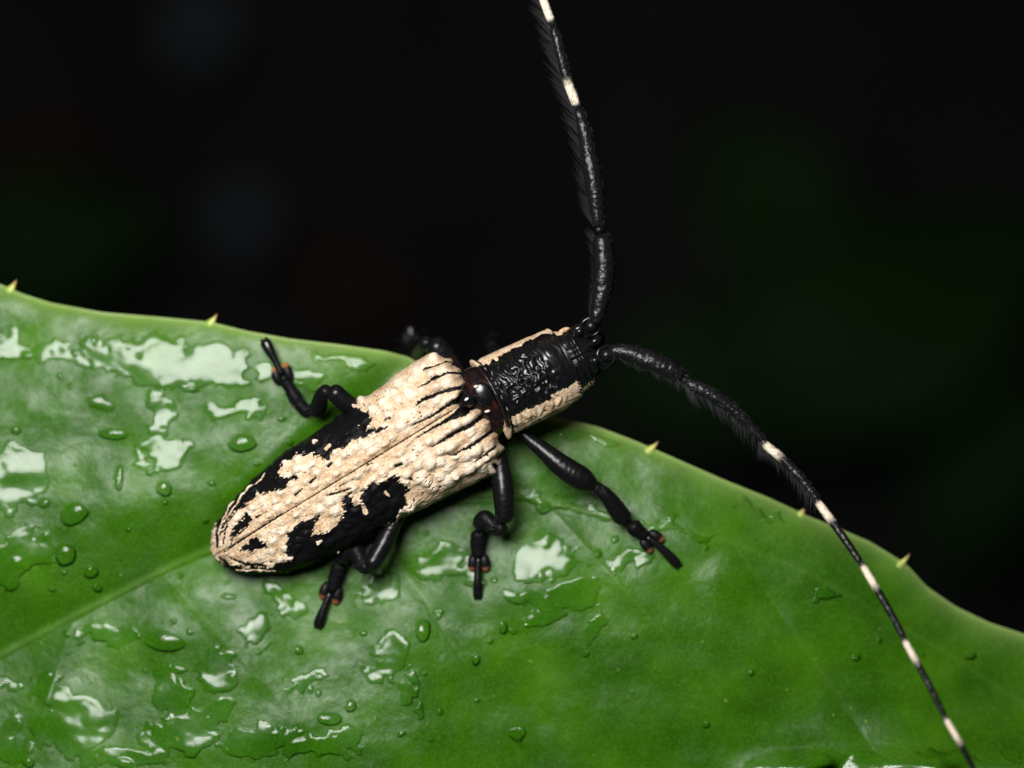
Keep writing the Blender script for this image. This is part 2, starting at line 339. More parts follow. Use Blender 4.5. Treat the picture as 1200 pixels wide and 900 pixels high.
for (ax, ay), (bx, by), A in VEINS:
    dx, dy = bx-ax, by-ay; l = math.hypot(dx, dy); s = ((X-ax)*dx+(Y-ay)*dy)/l; q = ((X-ax)*dy-(Y-ay)*dx)/l
    ribv = np.maximum(ribv, .12*np.exp(-(q/3.)**2)*sstep(-5, 10, s)*(1-sstep(l*.5, l*1.1, s)))
rim_glare = .65*np.exp(-np.maximum(Y-E, 0)/4.)+.35*np.exp(-np.maximum(Y-E, 0)/16.)  # pale rim; the wider term paints the rolled edge's glare into the colour
top = np.stack([X, Y, Z], -1); th_ = 5.5
bot = np.stack([X, Y, Z-th_*(1+1.2*np.exp(-((MID(X)-Y)/16)**2))], -1)
nu, nv = X.shape
f1 = grid_faces(nu, nv, flip=True); f2 = grid_faces(nu, nv)+nu*nv
def strip(idx): a = idx[:-1]; c = idx[1:]; return np.stack([a, c, c+nu*nv, a+nu*nv], -1)
ii = np.arange(nu); jj = np.arange(nv)
fs = np.concatenate([f1, f2, strip(ii*nv), strip(ii[::-1]*nv+nv-1), strip(jj[::-1]), strip((nu-1)*nv+jj)])
vv = np.concatenate([top.reshape(-1, 3), bot.reshape(-1, 3)])
rep = lambda a: np.concatenate([a.ravel(), a.ravel()])
leaf = mesh_obj('leaf', P(vv), fs, M_LEAF, None, {'wet': np.concatenate([wetv.ravel(), 0*wetv.ravel()]), 'rib': rep(ribv), 'rim': rep(rim_glare)})
tag(leaf, 'large glossy wet green leaf with a spiny edge that the beetle clings to', 'leaf')
for (bx, by, tx, ty, lab) in [(14, 338, 20, 325, 'pale green spine at the far left end of the edge'), (249, 377, 255, 365, 'small yellow green spine above the raised hind leg'),
                              (764, 526, 772, 515, 'yellow spine between the front leg and the long antenna'), (940, 601, 943, 594, 'short brown tipped spine where the antenna crosses the edge'),
                              (1058, 660, 1067, 646, 'yellow and red spine on the edge right of the antenna')]:
    a = Acc(); z0 = float(leafz(bx, by+3)); 
    def fn(t, th, v): return {'tip': np.repeat(t[:, None], len(th), 1)}
    nx = (tx-bx); ny = (ty-by)
    tube(a, [(bx-nx*1.0, by+7, z0-4), (bx-nx*.2, by+1, z0-2), (bx+nx*.4, by+ny*.35, z0), (bx+nx*.95, by+ny*.8, z0+2)], [8, 5, 2.0, .3], n=20, seg=10, attr_fn=fn)
    tag(a.build('spine', M_SPINE, leaf), lab)

# water bodies: every joined puddle or drop is its own object
wetc = hw > -1.6
lab = np.zeros(wetc.shape, int); cur = 0; comps = []
for i0, j0 in zip(*np.nonzero(hw > 0.15)):
    if lab[i0, j0]: continue
    cur += 1; st = [(i0, j0)]; lab[i0, j0] = cur; cells = []
    while st:
        i, j = st.pop(); cells.append((i, j))
        for di, dj in ((1, 0), (-1, 0), (0, 1), (0, -1)):
            a_, b_ = i+di, j+dj
            if 0 <= a_ < lab.shape[0] and 0 <= b_ < lab.shape[1] and not lab[a_, b_] and hw[a_, b_] > 0.0: lab[a_, b_] = cur; st.append((a_, b_))
    if len(cells) >= 12: comps.append(np.array(cells))
comps.sort(key=lambda c: -len(c))
LZ = leafz(gx, gy)
MARK = [((30, 500), 'at the left border above the midrib'), ((160, 560), 'midway between the midrib and the upper edge'), ((240, 560), 'left of the wing case tips'), ((300, 480), 'under the bent upper left leg'), ((240, 690), 'on the sloping plane below the tail'), ((160, 800), 'left of the side vein near the bottom'), ((340, 830), 'right of the side vein near the bottom'), ((500, 820), 'below the feet near the bottom'), ((640, 760), 'below the middle and front feet'), ((800, 800), 'on the bare green right of centre'), ((950, 800), 'on the bare green near the antenna tip'), ((60, 430), 'at the far left below the spine'), ((200, 430), 'below the upper left edge'), ((300, 430), 'beside the upper left foot'), ((190, 520), 'left of the bent hind leg'),
        ((284, 520), 'just left of the dark wing case patch'), ((90, 600), 'above the midrib at left'), ((20, 620), 'against the left side of the picture'), ((110, 680), 'close above the midrib'),
        ((190, 750), 'below the midrib'), ((120, 750), 'left of the side vein'), ((300, 760), 'right of the side vein'), ((85, 850), 'in the lower left corner'), ((220, 860), 'by the bottom at left'),
        ((400, 850), 'near the bottom under the hind foot'), ((450, 770), 'below the hind foot claw'), ((440, 690), 'beside the hind foot'), ((520, 665), 'left of the middle foot'), ((560, 680), 'around the middle foot'),
        ((640, 660), 'right of the middle foot'), ((700, 700), 'between the middle and front feet'), ((650, 595), 'under the front leg by the fold'), ((780, 610), 'at the fold beside the front foot'),
        ((560, 770), 'below the middle foot'), ((600, 860), 'at the bottom centre'), ((700, 770), 'in the dark green centre below the feet'), ((850, 740), 'on the dark green right of centre'),
        ((900, 680), 'under the long antenna'), ((985, 690), 'left of the striped antenna'), ((1000, 770), 'left of the antenna tip'), ((1100, 740), 'right of the striped antenna'),
        ((1160, 800), 'in the lower right corner'), ((1000, 885), 'along the bottom at right'), ((720, 512), 'on the edge above the front leg'), ((880, 600), 'below the antenna near the edge'), ((500, 740), 'between the hind and middle feet')]
seen = {}
for cells in comps:
    mask = np.zeros(hw.shape, bool); mask[cells[:, 0], cells[:, 1]] = True
    for _ in range(3):
        g = mask.copy(); g[1:] |= mask[:-1]; g[:-1] |= mask[1:]; g[:, 1:] |= mask[:, :-1]; g[:, :-1] |= mask[:, 1:]; mask = g
    cell = mask[:-1, :-1] & mask[1:, :-1] & mask[:-1, 1:] & mask[1:, 1:]
    ids = -np.ones(hw.shape, int); k = np.argwhere(mask); ids[mask] = np.arange(len(k))
    ci, cj = np.nonzero(cell); f = np.stack([ids[ci, cj], ids[ci, cj+1], ids[ci+1, cj+1], ids[ci+1, cj]], -1)
    v = np.stack([gx[mask], gy[mask], (LZ+hw)[mask]], -1)
    cx, cy = gx[cells[:, 0], cells[:, 1]].mean(), gy[cells[:, 0], cells[:, 1]].mean(); area = len(cells)*2.25
    kind = 'drop' if area < 520 else 'puddle'
    size = 'tiny' if area < 70 else 'small' if area < 200 else 'round' if area < 520 else 'thin clear' if area < 2200 else 'wide clear'
    where = min(MARK, key=lambda q: (q[0][0]-cx)**2+(q[0][1]-cy)**2)[1]
    o = mesh_obj('water_'+kind, P(v), f, M_WATER)
    l = f'{size} water {kind} {where}'; seen.setdefault(l, []).append((cx, cy, o))
    tag(o, l, 'water '+kind, 'water drops on the leaf' if kind == 'drop' else 'water puddles on the leaf')
for l, q in seen.items():
    if len(q) == 2:
        q.sort(key=lambda a: a[0]); d = abs(q[0][0]-q[1][0]) > abs(q[0][1]-q[1][1])
        if not d: q.sort(key=lambda a: a[1])
        for a, wd in zip(q, ('left', 'right') if d else ('upper', 'lower')): a[2]['label'] = l+f', {wd} of two'
    elif len(q) == 3:
        q.sort(key=lambda a: a[0])
        for a, wd in zip(q, ('leftmost', 'middle', 'rightmost')): a[2]['label'] = l+f', {wd} of three'

# ---------------------------------------------------------------- the beetle
beetle = bpy.data.objects.new('beetle', None); COL.objects.link(beetle); beetle.empty_display_size = .3
beetle.location = tuple(P(np.array([430, 540, float(leafz(430, 540))])))
tag(beetle, 'black and cream longhorn beetle with very long banded antennae on the leaf', 'beetle')
ORI = np.array([254., 650.]); AX = np.array([.853, -.522]); NX = np.array([-.522, -.853])   # tail, axis, leftward
LR = np.array([(-2, 6), (0, 11), (5, 20), (18, 31), (44, 42), (75, 51.5), (115, 59), (163, 62), (204, 63.5), (243, 65), (272, 66.5), (298, 68.7), (325, 70), (340, 69.5), (352, 62)])
RR = np.array([(-2, 8), (0, 15), (5, 24), (17, 38), (51, 57.4), (84, 67), (122, 71.5), (159, 73.8), (197, 75.5), (254, 81), (302, 84), (327, 85.5), (340, 82), (352, 70)])
POLY_A = [(415,480),(430,483),(435,493),(431,505),(453,501),(431,512),(417,514),(403,524),(390,531),(386,539),(373,536),(365,532),(352,533),(335,541),(328,552),(327,560),(347,559),(333,572),(317,577),(303,580),(293,588),(280,597),(266,612),(258,622),(254,606),(277,562),(310,532),(343,508),(374,487),(402,474)]
POLY_B = [(424,576),(437,567),(452,562),(463,555),(468,560),(467,565),(480,573),(474,581),(478,589),(467,597),(463,608),(445,620),(434,640),(401,658),(366,675),(331,685),(300,686),(268,676),(262,659),(290,664),(318,664),(340,655),(335,645),(338,625),(352,613),(366,607),(375,604),(368,615),(365,628),(378,625),(395,617),(402,605),(403,592),(402,585),(411,578),(413,592),(421,592)]
POLY_C = [(290,600),(296,609),(281,624),(270,631),(275,617)]
POLY_D = [(301,628),(315,641),(297,645),(279,646),(290,637)]
STROKES = [([(497,434),(520,426),(532,427)],[.8,1.2,.6]), ([(491,454),(507,444),(525,438),(542,439)],[.6,2,2,1.5]), ([(486,476),(502,466),(520,459),(548,452)],[.6,3.2,2.6,3.4]),
           ([(482,499),(507,487),(528,473),(545,463)],[.8,1.8,3,6]), ([(488,513),(510,500),(528,490),(545,481)],[.8,1.6,3.5,8]), ([(506,524),(528,510),(551,498),(565,488)],[.6,3,3,4]),
           ([(530,533),(553,521),(577,505)],[.6,2.2,2.6]), ([(553,541),(566,533),(580,523)],[.3,1.2,1]), ([(579,545),(580,546)],[4,4]), ([(380,581),(396,577),(411,572)],[.8,1.6,.8]),
           ([(364,565),(370,560)],[2.2,1.5]), ([(385,547),(389,543)],[2,1.4]), ([(464,546),(470,543)],[2.8,2]), ([(346,580),(354,573)],[1.2,1]), ([(430,545),(436,543)],[1.2,.6]),
           ([(398,569),(406,566)],[1.2,.6]), ([(480,560),(484,563)],[1.4,1]), ([(510,413),(515,414)],[2.2,2.2]), ([(300,607),(308,601)],[1.1,.6]), ([(452,493),(458,491)],[1,.6]),
           ([(420,505),(427,503)],[1.3,.6]), ([(455,590),(462,585)],[3,1]),
           ([(255,640),(257,612),(273,588),(300,560)],[1.6,1.8,2.4,2.6]), ([(262,636),(267,612),(286,588),(306,570)],[.8,1.3,1.3,1]), ([(271,638),(276,620),(290,603)],[.6,.9,.7]), ([(257,652),(272,665),(300,673),(340,672)],[1.5,2.4,2.6,3]), ([(268,652),(285,660),(312,662)],[.8,1.8,1.6]), ([(262,647),(300,622),(330,602)],[.7,1.0,.6])]
CREAM_STROKES = [([(314,657),(342,652)],[2,1.6]), ([(278,667),(322,668)],[.9,1]), ([(262,612),(285,582),(312,556)],[.9,.8,.6]), 
                 ([(369,520),(373,518)],[1.8,1]), ([(333,543),(336,541)],[1.5,1]), ([(425,590),(428,600)],[2,3]), ([(372,635),(377,633)],[2,1.5]), ([(452,577),(456,581)],[2,1.2]), ([(257,625),(262,607),(275,588)],[.8,.8,.5]),
                 ([(387,522),(382,526)],[1.8,2.2])]
bumps = []
for side, W_ in ((1, 64), (-1, 78)):
    for row in range(6):
        v0 = side*(7+row*W_/6.4)
        s_ = 8+random.random()*8
        while s_ < 338:
            k = sstep(60, 260, s_)
            if random.random() > .12:
                bumps.append((s_, v0+random.uniform(-5.5, 5.5), random.uniform(5.4, 9.6)*(1+.35*k), random.uniform(1.8, 4.4)*(1+.45*k)))
            s_ += random.uniform(9, 16.5)*(1+.15*k)
bumps += [(305, -62, 9, 4), (318, -48, 9, 4), (300, -30, 8, 4), (328, -34, 8, 3.5), (322, 60, 8, 3.5), (290, 45, 8, 3.5), (320, -76, 9, 4), (336, 62, 9, 4), (330, -80, 10, 4)]
bumps = np.array(bumps)
def elytron(side):
    ns, nt_ = 470, 200
    s = np.linspace(-2, 352, ns); s = np.where(s < 20, -2+(s+2)**1.0, s)
    th = np.linspace(0.0, math.radians(104), nt_)
    reach = np.interp(s, *(LR if side > 0 else RR).T); k_ = np.hanning(9); k_ /= k_.sum()
    reach = np.concatenate([reach[:6], np.convolve(reach, k_, 'same')[6:-6], reach[-6:]])
    Hh = np.interp(s, [-2, 0, 6, 20, 60, 120, 220, 300, 352], [4, 8, 16, 26, 38, 46, 52, 55, 55]); Hh = np.convolve(np.pad(Hh, 12, 'edge'), np.hanning(25)/np.hanning(25).sum(), 'valid')
    base = np.interp(s, [-2, 60, 160, 352], [20, 27, 36, 41])
    e = .86
    lat = np.sign(np.sin(th))*np.abs(np.sin(th))**e; up = np.sign(np.cos(th))*np.abs(np.cos(th))**e
    V = reach[:, None]*lat[None]; Zh = base[:, None]+Hh[:, None]*up[None]
    q = np.clip((s-338)/14.5, 0, 1); kf = np.sqrt(1-q**2)
    Zh = base[:, None]+(Zh-base[:, None])*(.15+.85*kf[:, None])
    SS = s[:, None]+0*V-17*np.exp(-(V/13.)**2)*sstep(270, 350, s)[:, None]+3*np.sin(V/17.)*sstep(320, 352, s)[:, None]
    Vs = side*V; sx = ORI[0]+SS*AX[0]+Vs*NX[0]; sy = ORI[1]+SS*AX[1]+Vs*NX[1]
    # colour field
    st = (SS, Vs)
    fe = 3.4*perlin(SS/12, Vs/3.8, 51)+3.4*perlin(SS/5.2, Vs/1.8, 52)+1.5*perlin(SS/2.4, Vs/1.0, 53)
    bk = np.full(SS.shape, -9.)
    for pl in (POLY_A, POLY_B, POLY_C, POLY_D): bk = np.maximum(bk, poly_sd(sx, sy, pl))
    bk = bk+fe*1.25
    for pts, ws in STROKES: bk = np.maximum(bk, line_sd(sx, sy, pts, np.array(ws)*.72)+fe*.2)
    # crescent of long dark streaks near the tip
    tipz = 1-sstep(30, 85, SS); streak = perlin(SS/26, Vs/2.1, 57); bk = np.maximum(bk, (streak*5-1.3)*tipz*sstep(.35, .75, V/reach[:, None])-(1-tipz*sstep(.3, .6, V/reach[:, None]))*9)
    cs = np.full(SS.shape, -9.)
    for pts, ws in CREAM_STROKES: cs = np.maximum(cs, line_sd(sx, sy, pts, ws)+fe*.22)
    cs = np.maximum(cs, np.where(np.abs(perlin(SS/7, Vs/5, 61)) > .56, .5, -9))
    black = sstep(-2.6, 2.2, bk)*(1-sstep(-.7, .7, cs))
    black = np.maximum(black, .8*sstep(.5, .15, np.abs(V))*(SS < 330))       # dark suture line
    flank = sstep(math.radians(93), math.radians(99), th)[None]*(.4+.6*(SS < 250)); flank = flank*1.3
    spk = np.where(SS < 300, .75*sstep(.34, .5, perlin(SS/4.2, Vs/2.6, 63)+.35*perlin(SS/30, Vs/20, 64)), 0); cream = 1-np.maximum(np.maximum(black, flank*.8), spk*.8)
    # relief
    disp = np.zeros(SS.shape); tipm = np.zeros(SS.shape)
    for (bs, bv, br, bh) in bumps:
        if bv*side < -2: continue
        i0, i1 = np.searchsorted(s, [bs-br*3-20, bs+br*3+20]); sub = slice(max(i0, 0), i1)
        d2 = ((SS[sub]-bs)/1.25)**2+(Vs[sub]-bv)**2; g = np.exp(-(d2/(br*.60)**2)**1.4)
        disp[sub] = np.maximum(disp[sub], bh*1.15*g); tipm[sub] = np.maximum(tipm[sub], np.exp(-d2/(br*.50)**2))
    disp = disp*(.45+.55*cream)*(.5+.5*sstep(20, 90, SS))*sstep(1.0, 6, V)
    disp += 2.0*perlin(SS/16, Vs/9, 70)+(.7*perlin(SS/5, Vs/4.2, 71)+.4*perlin(SS/2.3, Vs/2.1, 72))*(.75+.25*cream)
    disp += 1.2*cream-1.3*np.exp(-(V/.9)**2)+.4*np.exp(-((V-3.2)/1.6)**2)
    # raised ribs between the front grooves
    disp += sstep(250, 330, SS)*1.6*np.cos(Vs*2*np.pi/17.)+.5*perlin(SS/12, Vs/1.6, 75)*cream
    P3 = np.stack([sx, sy, Zh], -1)
    du = np.gradient(P3, axis=0); dv = np.gradient(P3, axis=1); nn = np.cross(du, dv)*(1 if side > 0 else -1); nn /= np.linalg.norm(nn, axis=-1)[..., None]+1e-9
    nn = np.where(nn[..., 2:3]*0+np.sign((nn[:, :60, 2]).mean()) < 0, -nn, nn)
    P3 = P3+nn*disp[..., None]
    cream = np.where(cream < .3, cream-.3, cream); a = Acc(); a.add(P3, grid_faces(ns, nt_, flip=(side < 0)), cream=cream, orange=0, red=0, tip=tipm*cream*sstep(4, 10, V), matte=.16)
    # closing lip folded under the front and side margins
    rim = np.concatenate([P3[:, -1], P3[::-1][:1, -1]]); lip = P3[:, -1].copy(); lip[:, 2] -= 5; lip[:, :2] += -side*NX*10
    a.add(np.stack([P3[:, -1], lip], 1), grid_faces(ns, 2, flip=(side < 0)), cream=-.6, matte=.2)
    fr_ = P3[-1].copy(); fr_[:, 2] = np.minimum(fr_[:, 2]-6, 30); fr_[:, :2] -= AX*8
    a.add(np.stack([P3[-1], fr_], 0), grid_faces(2, nt_, flip=(side < 0)), cream=np.stack([cream[-1], cream[-1]*0]), matte=.2)
    o = a.build('wing_case', M_BODY, beetle)
    tag(o, 'left wing case with a long black patch at its outer edge' if side > 0 else 'right wing case with a broad ragged black patch towards the tail')
elytron(1); elytron(-1)

body = Acc()
def S2(s, v): return (ORI[0]+s*AX[0]+v*NX[0], ORI[1]+s*AX[1]+v*NX[1])
# trunk under the wing cases
def loft(acc, stations, n=120, m=72, bulge=0.0, disp=None, attr=None, e=1.0, axis=None):
    """stations: (x, y, z, left, right, up, down, dirx, diry)"""
    c = catmull(stations, n); th = np.linspace(-np.pi, np.pi, m, endpoint=False)
    lat = np.sign(np.sin(th))*np.abs(np.sin(th))**e; hh = np.sign(np.cos(th))*np.abs(np.cos(th))**e
    dx, dy = c[:, 7], c[:, 8]; l = np.hypot(dx, dy); dx, dy = dx/l, dy/l
    nx, ny = dy, -dx                                             # left of travel (image y points down)
    V = np.where(lat > 0, c[:, 4:5]*lat, c[:, 3:4]*lat)*-1        # positive = left
    Hh = np.where(hh > 0, c[:, 5:6]*hh, c[:, 6:7]*hh)
    b_ = bulge*np.maximum(hh, 0)**1.2
    v = np.stack([c[:, 0:1]+nx[:, None]*V+dx[:, None]*b_, c[:, 1:2]+ny[:, None]*V+dy[:, None]*b_, c[:, 2:3]+Hh], -1)
    s = np.concatenate([[0], np.cumsum(np.hypot(np.diff(c[:, 0]), np.diff(c[:, 1])))])
    if disp is not None:
        nn = np.cross(np.gradient(v, axis=0), np.roll(v, -1, 1)-np.roll(v, 1, 1)); nn /= np.linalg.norm(nn, axis=-1)[..., None]+1e-9
        outw = v-c[:, None, :3]; sg = np.sign((nn*outw).sum(-1))[..., None]; v = v+nn*sg*disp(s[:, None]+0*V, V, hh[None]+0*V)[..., None]
    at = attr(s[:, None]+0*V, V, hh[None]+0*V) if attr else {}
    acc.add(v, grid_faces(n, m, True), **at)
    return v
tr_st = []
for s, l, r, z, u, d in [(4, 4, 6, 18, 4, 4), (14, 20, 28, 20, 10, 8), (60, 42, 52, 26, 22, 16), (150, 55, 66, 34, 32, 24), (250, 58, 72, 40, 36, 30), (320, 56, 66, 44, 36, 32), (350, 42, 46, 46, 30, 28), (372, 30, 34, 50, 26, 24)]:
    x, y = S2(s, 0); tr_st.append((x, y, z, l, r, u, d, AX[0], AX[1]))
loft(body, tr_st, 90, 48, disp=lambda s, V, h: 1.2*np.cos(s/9.), attr=lambda s, V, h: dict(matte=.15*np.ones_like(s), cream=.0*s))
# waist: scutum, scutellum and the red brown membrane
PD = np.array([.896, -.444]); PN = np.array([-.444, -.896])
def Q(x, y, s, v): return (x+s*PD[0]+v*PN[0], y+s*PD[1]+v*PN[1])
x0, y0 = 556, 474
loft(body, [(*Q(x0, y0, -14, 0), 58, 30, 34, 12, 20, *PD), (*Q(x0, y0, -4, 0), 58, 38, 42, 20, 24, *PD), (*Q(x0, y0, 10, 0), 58, 41, 44, 25, 26, *PD), (*Q(x0, y0, 24, 0), 58, 42, 44, 26, 26, *PD)], 40, 80,
     disp=lambda s, V, h: .5*np.cos(s/3.2)+.4*perlin(s/5, V/9, 81), attr=lambda s, V, h: dict(red=(.05+.6*sstep(.0, .3, perlin(s/6, V/8, 83)))*sstep(.15, .5, h), matte=-.12+0*s, cream=sstep(.25, -.1, h)*.9))
blob(body, (566, 462, 84), (11, 15, 3.6), (PD[0], PD[1], .0), 24, 28, matte=-.07)
blob(body, (547, 470, 86), (10.5, 8.5, 6), (AX[0], AX[1], .1), 24, 28, matte=-.17)
blob(body, (558, 453, 88), (2.6, 1.8, 1.6), (.9, -.3, 0), 8, 10, cream=1.0, tip=1.0); blob(body, (571, 482, 87), (3.4, 1.6, 1.6), (.9, -.2, 0), 8, 10, cream=1.0, tip=1.0)
# pronotum
CU = [(570,427),(600,409.5),(626,396.5),(642,390)]; CL = [(600,489),(618,480),(632,475),(645,468),(655,458),(667,454),(676,447)]
def pro_disp(s, V, h):
    w1 = 4*perlin(s/11, V/11, 91); w2 = 4*perlin(s/11, V/11, 92)
    mid = sstep(48, 30, np.abs(V+2)); top_ = sstep(.5, .72, h)
    c = sstep(12, 26, s)*(1-sstep(70, 84, s))*np.exp(-((V+6)/26)**2)
    sm = np.exp(-(((s-78)/13)**2+((V-8)/17)**2))
    front = sstep(66, 84, s)
    ph = 2*np.pi*s/9.4+(5+5*c)*perlin(s/17, V/15, 93)+(2+5*c)*perlin(s/9, V/9, 95)
    d = (1.2+.6*c)*np.cos(ph)*sstep(.5, .66, h)*(1-.95*sm)*(1-.75*front)*(.55+.9*np.clip(.5+perlin(s/14, V/12, 96), 0, 1))+1.5*perlin(s/9, V/9, 94)*top_*c
    d += 1.6*np.exp(-(((s-30)/8)**2+((V-2)/8)**2))+2.5*np.exp(-(((s-52)/9)**2+((V+4)/8)**2))
    side_ = 1-top_; d += side_*(1.1*perlin(s/22, V/3.0, 97)+.45*perlin(s/8, V/2.5, 98))
    ends = sstep(1, 7, s)*(1-sstep(92, 99, s)); d = d*ends
    d += 1.6*np.exp(-((s-2.5)/2.2)**2)-2.2*np.exp(-((s-8)/3)**2)+1.0*np.exp(-((s-98)/1.2)**2)
    return d
def pro_attr(s, V, h):
    x = 573+s*PD[0]+V*PN[0]+8*np.maximum(h, 0); y = 468.5+s*PD[1]+V*PN[1]-4*np.maximum(h, 0)
    yu = np.interp(x, *np.array(CU).T); yl = np.interp(x, *np.array(CL).T)
    n = 4.2*perlin(s/8, V/5, 101)+2.4*perlin(s/3.2, V/2.4, 102)
    cr = np.maximum(sstep(-1, 1.2, (yu-y)+n), sstep(-1, 1.2, (y-yl)+n))
    cr = np.where(h < .02, np.maximum(cr, .9), cr)
    st = np.maximum(sstep(.22, .34, perlin(s/13, V/2.6, 103)), sstep(.36, .44, perlin(s/4, V/3, 104)))*sstep(.8, .5, h)*(y > 455)
    cr = cr*(1-st*.95)
    c1 = np.exp(-((s-3)/2.2)**2)*np.maximum(sstep(.75, .5, h), .0); cr = np.maximum(cr*(1-sstep(7.5, 6, s)*sstep(.55, .8, h)), c1)
    rdv = np.exp(-((s-1)/1.0)**2)*sstep(.4, .8, h)*.6
    cr = cr*(1-np.exp(-((s-7.5)/1.6)**2)*.9); cr = cr*(1-.6*(s > 96)*(h > .5))
    return dict(cream=cr, red=rdv, matte=-.05+.2*cr, tip=.25*cr*(perlin(s/8, V/6, 106) > .1))
PX, PY = 573, 468.5
loft(body, [(*Q(PX, PY, -1, 0), 62, 38, 38, 28, 28, *PD), (*Q(PX, PY, 0, 0), 62, 48, 49, 36, 36, *PD), (*Q(PX, PY, 3, 0), 62, 50, 51, 38, 38, *PD), (*Q(PX, PY, 12, 0), 62, 48, 49, 39, 38, *PD), (*Q(PX, PY, 45, 0), 63, 47, 50, 41, 38, *PD),
            (*Q(PX, PY, 75, 0), 62, 45.5, 49.5, 39, 36, *PD), (*Q(PX, PY, 95, 0), 60, 44, 46, 36, 34, *PD), (*Q(PX, PY, 98, 0), 60, 42, 43, 35, 33, *PD), (*Q(PX, PY, 99, 0), 60, 34, 34, 28, 26, *PD)],
     330, 380, bulge=9, disp=pro_disp, attr=pro_attr, e=.93)
# head
HX, HY = 660, 427
def head_disp(s, V, h):
    d = .9*perlin(s/10, V/7, 111)+.3*perlin(s/4, V/4, 112)
    d += -2.2*np.exp(-((V+1)/1.6)**2)*sstep(.4, .7, h)-1.8*np.exp(-((s-22)/1.6)**2)*sstep(.2, .6, h)+1.4*np.exp(-((s-26)/2)**2)
    return d-1.5*np.exp(-((V-16)/2)**2)*sstep(8, 14, s)
def head_attr(s, V, h):
    cr = sstep(.62, .45, h)*sstep(.0, .1, perlin(s/7, V/6, 113)+.25)*(s < 34)
    cr = np.where(V > 0, cr*(s < 20), cr)
    return dict(cream=cr, matte=.0+.15*cr)
loft(body, [(*Q(HX, HY, -6, 0), 58, 34, 34, 26, 28, *PD), (*Q(HX, HY, 2, 0), 58, 39, 41, 31, 32, *PD), (*Q(HX, HY, 14, 0), 58, 37, 39, 31, 32, *PD), (*Q(HX, HY, 26, 0), 56, 34, 34, 30, 34, *PD), (*Q(HX, HY, 38, 0), 52, 26, 26, 26, 34, *PD),
            (*Q(HX, HY, 46, 0), 44, 16, 18, 18, 30, *PD), (*Q(HX, HY, 49, 0), 40, 3, 3, 4, 8, *PD)], 150, 180, bulge=4, disp=head_disp, attr=head_attr, e=.95)
# antenna sockets (ring and ball), ridge between them, mandibles below
def torus(acc, c, R_, r_, nrm, n=36, m=12, **at):
    nrm = np.array(nrm, float); nrm /= np.linalg.norm(nrm); a = np.cross(nrm, [0, 1., 0]); a /= np.linalg.norm(a); b_ = np.cross(nrm, a)
    u = np.linspace(0, 2*np.pi, n+1); w_ = np.linspace(0, 2*np.pi, m, endpoint=False)
    d_ = np.cos(u)[:, None]*a+np.sin(u)[:, None]*b_; wob = 1+.07*np.sin(3*u+1)
    v = np.array(c)+d_[:, None]*((R_*wob)[:, None]+r_*np.cos(w_))[..., None]+nrm*(r_*np.sin(w_))[None, :, None]
    acc.add(v, grid_faces(n+1, m, True), **at)
for cx, cy, nr in ((693, 382, (.1, .25, 1)), (711, 416, (.3, -.05, 1))):
    torus(body, (cx, cy, 84), 10.5, 2.3, nr, matte=-.06)
    blob(body, (cx-3, cy+3, 70), (14, 14, 14), (1, 0, 0), 20, 24, matte=.05)
    blob(body, (cx, cy, 86), (8, 8, 8), (1, 0, 0), 20, 24, matte=.04)
    tube(body, [(cx-22*PD[0], cy-22*PD[1], 80), (cx-15*PD[0], cy-15*PD[1], 84), (cx-11, cy+6, 82)], [3, 4.5, 2.5], rough=.2, matte=-.02)
tube(body, [(690, 404, 82), (698, 400, 86), (705, 394, 80)], [3, 5, 3.5], rough=.2, matte=-.05)
tube(body, [(676, 428, 72), (692, 428, 74), (702, 430, 66)], [9, 10, 6], rough=.15, matte=-.02)   # compound eye, right
tube(body, [(668, 388, 68), (680, 386, 72), (687, 390, 66)], [6, 8, 6], rough=.1, matte=-.08)      # compound eye, left
tube(body, [(700, 418, 34), (708, 412, 18), (703, 408, 8)], [9, 7, 2]); tube(body, [(694, 396, 34), (703, 398, 18), (703, 404, 8)], [9, 7, 2])
blob(body, (690, 447, 62), (6, 4.5, 5), (.8, -.4, 0), 12, 14, cream=1); blob(body, (661, 387, 70), (7, 3, 4), (.9, -.35, 0), 12, 14, cream=1)
# legs: femur, tibia, foot joints, padded lobes with orange tips, last joint and claws
def gz(x, y): return float(leafz(x, y))
def leg(fem, fr, tib, tr, feet, lobes, last, onleaf=True, matte=.04):
    fr = [q*1.12 for q in fr]; tr = [q*1.15 for q in tr]; feet = (feet[0], [q*1.15 for q in feet[1]]); last = (last[0], [q*1.1 for q in last[1]])
    tube(body, fem, fr, seg=24, rough=.06, seed=len(fem), matte=matte)
    tube(body, tib, tr, seg=22, rough=.10, seed=3, matte=matte+.08)
    tube(body, *feet, seg=18, rough=.16, seed=5, matte=matte+.12)
    for (c, r, ax) in lobes: blob(body, c, r, ax, 18, 20, orange_tip=onleaf*(1. if c[1] < 500 else .6), matte=.12)
    tube(body, *last, seg=16, flat=.9, matte=-.04)
    p = np.array(last[0][-1]); q_ = np.array(last[0][-2]); d = (p-q_)/np.linalg.norm(p-q_); n_ = np.array([-d[1], d[0], 0])
    for sg in (-1, 1): tube(body, [p-d*5+n_*sg*2, p-d*1+n_*sg*3.2, p+d*1.5+n_*sg*3-np.array([0, 0, 5.])], [2.2, 1.6, .5], n=10, seg=8, matte=-.1)
z = gz(320, 435)
